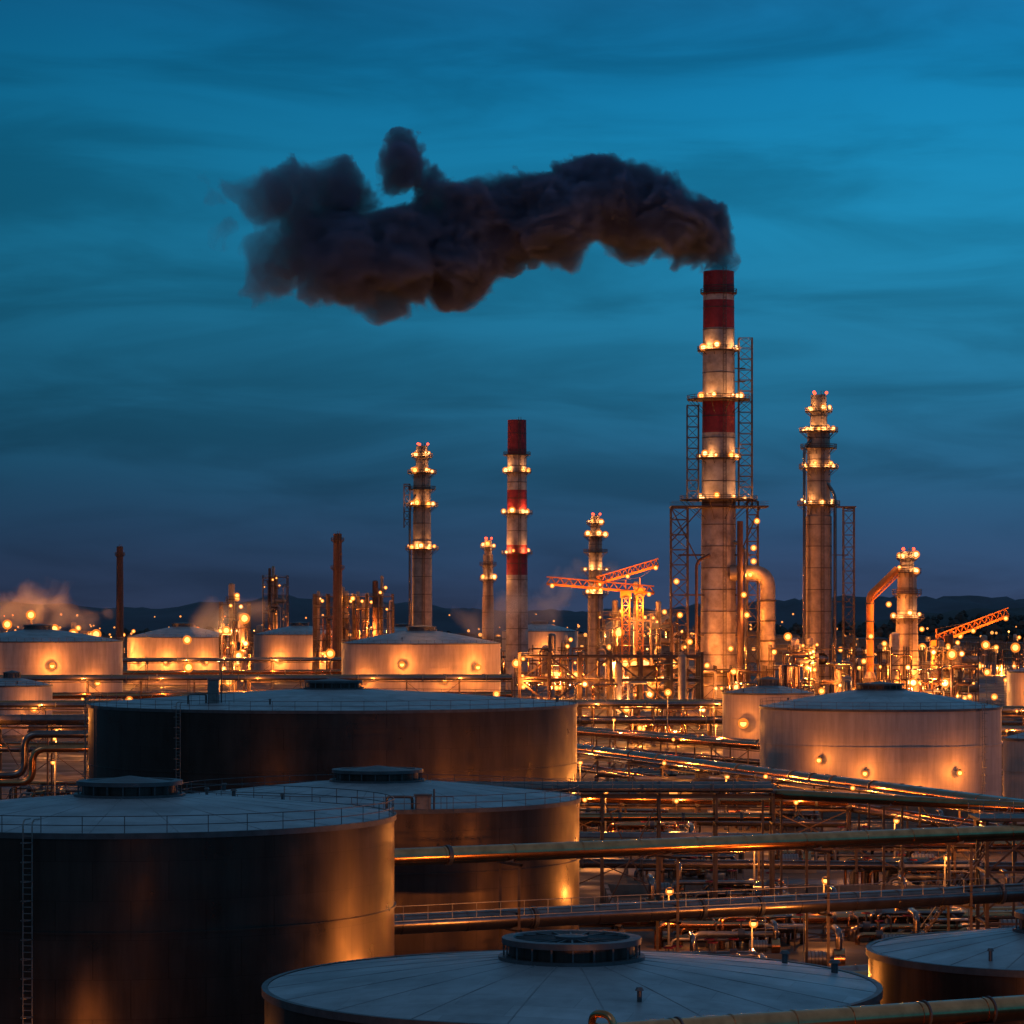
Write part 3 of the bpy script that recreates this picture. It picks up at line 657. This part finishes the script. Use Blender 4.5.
b=N(nt,'ShaderNodeBump'); b.inputs['Strength'].default_value=.4; b.inputs['Distance'].default_value=.15; L(n1.outputs[0],b.inputs['Height']); L(b.outputs[0],p.inputs['Normal'])
p.inputs['Specular IOR Level'].default_value=.2
g=MB(); S=40000; g.add([(-S,-2000,0),(S,-2000,0),(S,S,0),(-S,S,0)],[(0,1,2,3)],m); g.obj('ground')
rd=surf('asphalt',(.05,.05,.052),.7,0,.4,.3,.1); wl=surf('road_paint',(.6,.6,.58),.6,0,1,.3,0)
def road(x0,y0,x1,y1,w):
    e=empty('service_road',(0,0,0)); a=Vector((x0,y0,0));b=Vector((x1,y1,0));d=(b-a).normalized();s=Vector((d.y,-d.x,0)); m=MB()
    z=Vector((0,0,.004)); m.add([a-s*w/2+z,b-s*w/2+z,b+s*w/2+z,a+s*w/2+z],[(0,3,2,1)],rd)
    for sg in(-1,1):
        m.tube(a+s*sg*(w/2+.15)+Vector((0,0,.05)),b+s*sg*(w/2+.15)+Vector((0,0,.05)),.14,M_CONC,n=4)
    t=0; L=(b-a).length; z=Vector((0,0,.009))
    while t<L-3:
        c=a+d*t; c2=a+d*(t+3); m.add([c-s*.08+z,c2-s*.08+z,c2+s*.08+z,c+s*.08+z],[(0,3,2,1)],wl); t+=9
    m.obj('road_surface',e)
road(-60,440,140,432,6); road(-200,715,200,735,9)

def ridge(name,y0,y1,mat_,fn,xs=(-1400,1400),nx=160,ny=8):
    vs=[];fs=[]
    for j in range(ny+1):
        t=j/ny; y=y0+(y1-y0)*t; k=math.sin(pi*t)**.7 if 0<t<1 else 0
        for i in range(nx+1):
            x=xs[0]+(xs[1]-xs[0])*i/nx; vs.append((x,y,max(-1,fn(x)*k*(1+.08*math.sin(x*.05+j)+.05*math.sin(x*.17+j*2)))))
    for j in range(ny):
        for i in range(nx): a=j*(nx+1)+i; fs.append((a,a+1,a+nx+2,a+nx+1))
    m=MB(); m.add(vs,fs,mat_,True); m.obj(name)
G=lambda x,c,w,h:h*math.exp(-((x-c)/w)**2)
ridge('hills',4600,6200,surf('haze_tinted_hill',(.045,.055,.085),.95,0,.004,.3,0),lambda x:28+G(x,-450,260,24)+G(x,-210,230,16)+G(x,-900,160,20)+G(x,350,220,14)+G(x,640,240,26)+G(x,900,180,24)+2.5*math.sin(x*.013)+1.5*math.sin(x*.041))  # bluish colour of the far slopes stands in for distance haze
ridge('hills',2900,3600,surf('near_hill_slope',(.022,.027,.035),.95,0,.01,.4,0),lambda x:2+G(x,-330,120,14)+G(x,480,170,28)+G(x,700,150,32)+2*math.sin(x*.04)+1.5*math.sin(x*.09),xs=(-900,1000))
tr=MB()
for i in range(700):
    if i<420: x=U(210,760); y=U(2500,3100)
    else: x=U(-760,210); y=U(2700,3200)
    base=G(x,480,170,22)+G(x,700,150,26)+G(x,-330,90,8)
    base*=max(0,(y-2500)/600)*.6
    hgt=U(10,20) if i<420 else U(5,11)
    tr.tube((x,y,base-2),(x,y,base+hgt*.5),.6,M_TREE,r1=.3,n=4)
    for _ in range(5): tr.ball((x+U(-4,4),y+U(-3,3),base+hgt*U(.4,.95)),U(2,4.2),M_TREE,6,4,U(.7,1.2),.28)
tr.obj('distant_trees')
tw=MB()
for i in range(420):
    y=U(1700,3000); x=U(-.19,.19)*y; z=U(4,20) if random.random()<.5 else U(4,9)
    if i%8==0: tw.lamp((x,y,z),U(.9,1.9))
    else: tw.ball((x,y,z),U(.35,1.2),M_LW if i%4 else M_L1,6,4)
    tw.beam((x,y,0),(x,y,z),.3,M_STEEL)
for i in range(90):
    y=U(3050,3300); x=U(-.18,.18)*y; tw.ball((x,y,U(12,32)),U(.6,1.2),M_LW,6,4)
two=tw.obj('town_street_lights')
for i in range(9):
    y=U(1750,2400); x=(-.17+.34*(i+.5)/9)*y; plight(two,(x,y,14),110000)  # bare lights added to brighten the warehouses, with no lamp of their own
tb=MB()
for i in range(130):
    y=U(1800,2800); x=U(-.2,.2)*y; w,h=U(14,50),U(5,16); tb.box((x,y,h/2),(w,14,h),M_CONC); tb.box((x,y,h+.3),(w+1,15,.6),M_TRIM)
    for k in range(int(w/5)): tb.box((x-w/2+2.5+k*5,y-7.05,h*.55),(2,.2,1.8),M_LW if random.random()<.2 else M_DARK)
tb.obj('distant_warehouses')

# ------------------------------------------------------------ smoke & steam
def cloud(name,origin,spheres,dens,albedo,absorb,margin,vox,s1=.055,a1=13,s2=.2,a2=4.5,d2=2,edge=(1.0,.62),step=.2,fade=None):
    """billowing smoke: smooth union of puffs warped by turbulence, evaluated in world metres"""
    m,nt,o=newmat(name+'_volume'); L=nt.links.new
    tc=N(nt,'ShaderNodeTexCoord'); P=tc.outputs['Object']
    def noise(sc,det,amp,src):
        n=N(nt,'ShaderNodeTexNoise'); n.inputs['Scale'].default_value=sc; n.inputs['Detail'].default_value=det; n.inputs['Roughness'].default_value=.62; L(src,n.inputs['Vector'])
        sb=N(nt,'ShaderNodeVectorMath',operation='SUBTRACT'); L(n.outputs['Color'],sb.inputs[0]); sb.inputs[1].default_value=(.5,.5,.5)
        sc_=N(nt,'ShaderNodeVectorMath',operation='SCALE'); L(sb.outputs[0],sc_.inputs[0]); sc_.inputs['Scale'].default_value=amp
        ad=N(nt,'ShaderNodeVectorMath',operation='ADD'); L(src,ad.inputs[0]); L(sc_.outputs[0],ad.inputs[1]); return ad.outputs[0]
    Q=noise(s1,0,a1,P); Q=noise(s2,d2,a2,Q)
    cur=None
    for (x,y,z,r) in spheres:
        d=N(nt,'ShaderNodeVectorMath',operation='DISTANCE'); L(Q,d.inputs[0]); d.inputs[1].default_value=(x,y,z)
        k=N(nt,'ShaderNodeMath',operation='DIVIDE'); L(d.outputs['Value'],k.inputs[0]); k.inputs[1].default_value=r
        if cur is None: cur=k.outputs[0]
        else:
            sm=N(nt,'ShaderNodeMath',operation='SMOOTH_MIN'); L(cur,sm.inputs[0]); L(k.outputs[0],sm.inputs[1]); sm.inputs[2].default_value=.06; cur=sm.outputs[0]
    mr=N(nt,'ShaderNodeMapRange',interpolation_type='SMOOTHSTEP'); L(cur,mr.inputs[0]); mr.inputs[1].default_value=edge[1]; mr.inputs[2].default_value=edge[0]; mr.inputs[3].default_value=dens; mr.inputs[4].default_value=0
    out=mr.outputs[0]
    if fade:
        sx=N(nt,'ShaderNodeSeparateXYZ'); L(P,sx.inputs[0]); f=N(nt,'ShaderNodeMapRange'); L(sx.outputs[0],f.inputs[0]); f.inputs[1].default_value=fade[0]; f.inputs[2].default_value=fade[1]; f.inputs[3].default_value=fade[2]; f.inputs[4].default_value=1
        mu=N(nt,'ShaderNodeMath',operation='MULTIPLY'); L(out,mu.inputs[0]); L(f.outputs[0],mu.inputs[1]); out=mu.outputs[0]
    v=N(nt,'ShaderNodeVolumePrincipled'); v.inputs['Color'].default_value=(*albedo,1); v.inputs['Absorption Color'].default_value=(*absorb,1); v.inputs['Anisotropy'].default_value=0
    L(out,v.inputs['Density']); L(v.outputs[0],o.inputs['Volume'])
    m.cycles.volume_step_rate=step
    b=MB()
    for (x,y,z,r) in spheres: b.ball((x,y,z),r+margin,m,14,10)
    ob=b.obj(name,None,origin)
    md=ob.modifiers.new('hull','REMESH'); md.mode='VOXEL'; md.voxel_size=vox
    return ob
random.seed(21)
px=[(717,262,16),(708,246,24),(692,232,31),(668,222,36),(636,212,40),(600,196,42),(576,178,24),(560,218,44),(524,216,38),(488,226,42),(455,258,42),(428,238,34),(395,260,46),(352,264,44),(318,238,38),(350,215,28),(400,172,22),(404,148,15),(432,192,22),(330,188,26),(296,202,32),(262,200,26),(236,190,17),(276,258,30),(262,284,22),(320,280,26),(212,205,10),(385,292,24),(470,205,22),(618,180,22),(545,190,20),(455,208,18),(222,232,10),(205,185,7)]
sph=[((a-718)*.3,(random.uniform(-7,5) if a<690 else 0),(272-b)*.3,c*.3*1.15) for a,b,c in px]
cloud('smoke_plume',(62,900,133),sph,.6,(.20,.235,.40),(.12,.12,.16),3,2.5,a1=9,s1=.07,s2=.15,a2=14,d2=5,edge=(1.0,.86),step=.2,fade=(-152,-80,.08))
def steam(x,y,z,s,seed,dn=.05):
    random.seed(seed); sp=[(i*s*.55+U(-.2,.2)*s,U(-.3,.3)*s,i*s*.12+U(-.15,.25)*s,s*U(.45,.7)) for i in range(-2,3)]
    cloud('steam_cloud',(x,y,z),sp,dn,(.9,.88,.9),(.5,.5,.5),2,2,s1=.08,a1=s*.9,s2=.3,a2=s*.3,edge=(1.0,.2),step=1.0)
steam(4,1140,30,15,1,.05); steam(-212,1280,30,17,2,.035); steam(-186,1285,27,10,4,.035); steam(26,1120,44,9,3,.04); steam(-108,1165,30,11,5,.025); steam(40,955,26,9,6,.02)  # last two clouds added to give the unit lamps a glow
e=empty('work_floodlight',(-200,1272,0)); l=MB()
for p in((-14,0,26),(-4,0,30),(6,0,24),(14,0,22)):
    l.lamp(p,1.25); l.beam((p[0],p[1]+.8,0),(p[0],p[1]+.8,p[2]),.4,M_STEEL); plight(e,(p[0],p[1]-2,p[2]),22000)
l.obj('masts_and_lamps',e)

# ------------------------------------------------------------ world
w=bpy.data.worlds.new('World'); SC.world=w; w.use_nodes=True; nt=w.node_tree; nt.nodes.clear(); L=nt.links.new
o=N(nt,'ShaderNodeOutputWorld'); bg=N(nt,'ShaderNodeBackground'); L(bg.outputs[0],o.inputs[0]); bg.inputs[1].default_value=1
tc=N(nt,'ShaderNodeTexCoord'); s=N(nt,'ShaderNodeSeparateXYZ'); L(tc.outputs['Generated'],s.inputs[0])
n0=N(nt,'ShaderNodeTexNoise'); n0.inputs['Scale'].default_value=3; n0.inputs['Detail'].default_value=3
mp=N(nt,'ShaderNodeMapping'); mp.inputs['Scale'].default_value=(1.5,1.5,4); mp.inputs['Rotation'].default_value=(0,.1,0); L(tc.outputs['Generated'],mp.inputs[0]); L(mp.outputs[0],n0.inputs['Vector'])
zz=N(nt,'ShaderNodeMath',operation='MULTIPLY_ADD'); L(n0.outputs[0],zz.inputs[0]); zz.inputs[1].default_value=.03; zz.inputs[2].default_value=-.015
za=N(nt,'ShaderNodeMath',operation='ADD'); L(zz.outputs[0],za.inputs[0]); L(s.outputs[2],za.inputs[1])
r=N(nt,'ShaderNodeValToRGB'); L(za.outputs[0],r.inputs[0]); cr=r.color_ramp; cr.interpolation='B_SPLINE'
stops=[(0,lin(50,62,90)),(.02,lin(42,66,98)),(.045,lin(34,80,112)),(.075,lin(32,100,134)),(.12,lin(28,120,158)),(.165,lin(20,120,164)),(.22,lin(6,92,142)),(.4,(.055,.14,.24,1)),(.75,(.08,.14,.22,1))]
cr.elements[0].position=0; cr.elements[0].color=stops[0][1]; cr.elements[1].position=1; cr.elements[1].color=(.07,.12,.19,1)
for pz,c in stops[1:]:
    el=cr.elements.new(pz); el.color=c
fx=N(nt,'ShaderNodeMapRange'); L(s.outputs[0],fx.inputs[0]); fx.inputs[1].default_value=-.18; fx.inputs[2].default_value=.14; fx.inputs[3].default_value=.64; fx.inputs[4].default_value=1.2
mp2=N(nt,'ShaderNodeMapping'); mp2.inputs['Scale'].default_value=(4.5,4.5,24); mp2.inputs['Rotation'].default_value=(0,.07,0); L(tc.outputs['Generated'],mp2.inputs[0])
n3=N(nt,'ShaderNodeTexNoise'); n3.inputs['Scale'].default_value=1.9; n3.inputs['Detail'].default_value=7; n3.inputs['Roughness'].default_value=.52; n3.inputs['Distortion'].default_value=.6; L(mp2.outputs[0],n3.inputs['Vector'])
fc=N(nt,'ShaderNodeMapRange',interpolation_type='SMOOTHSTEP'); L(n3.outputs[0],fc.inputs[0]); fc.inputs[1].default_value=.32; fc.inputs[2].default_value=.66; fc.inputs[3].default_value=.76; fc.inputs[4].default_value=1.12
mu=N(nt,'ShaderNodeMath',operation='MULTIPLY'); L(fx.outputs[0],mu.inputs[0]); L(fc.outputs[0],mu.inputs[1])
sc=N(nt,'ShaderNodeVectorMath',operation='SCALE'); L(r.outputs[0],sc.inputs[0]); L(mu.outputs[0],sc.inputs['Scale']); L(sc.outputs[0],bg.inputs[0])

sl=bpy.data.lights.new('sun','SUN'); sl.energy=.1; sl.angle=math.radians(25); sl.color=(.8,.87,1)
so=bpy.data.objects.new('sun',sl); SC.collection.objects.link(so); so.rotation_euler=(math.radians(50),0,math.radians(-40))
cam=bpy.data.cameras.new('camera'); co=bpy.data.objects.new('camera',cam); SC.collection.objects.link(co)
co.location=(0,0,30); co.rotation_euler=(math.radians(90),0,0); cam.lens=105.47; cam.sensor_width=36; cam.shift_y=.1006; cam.clip_end=60000; cam.clip_start=1
SC.camera=co
print('LIGHTS',NL[0],'OBJ',len(bpy.data.objects))
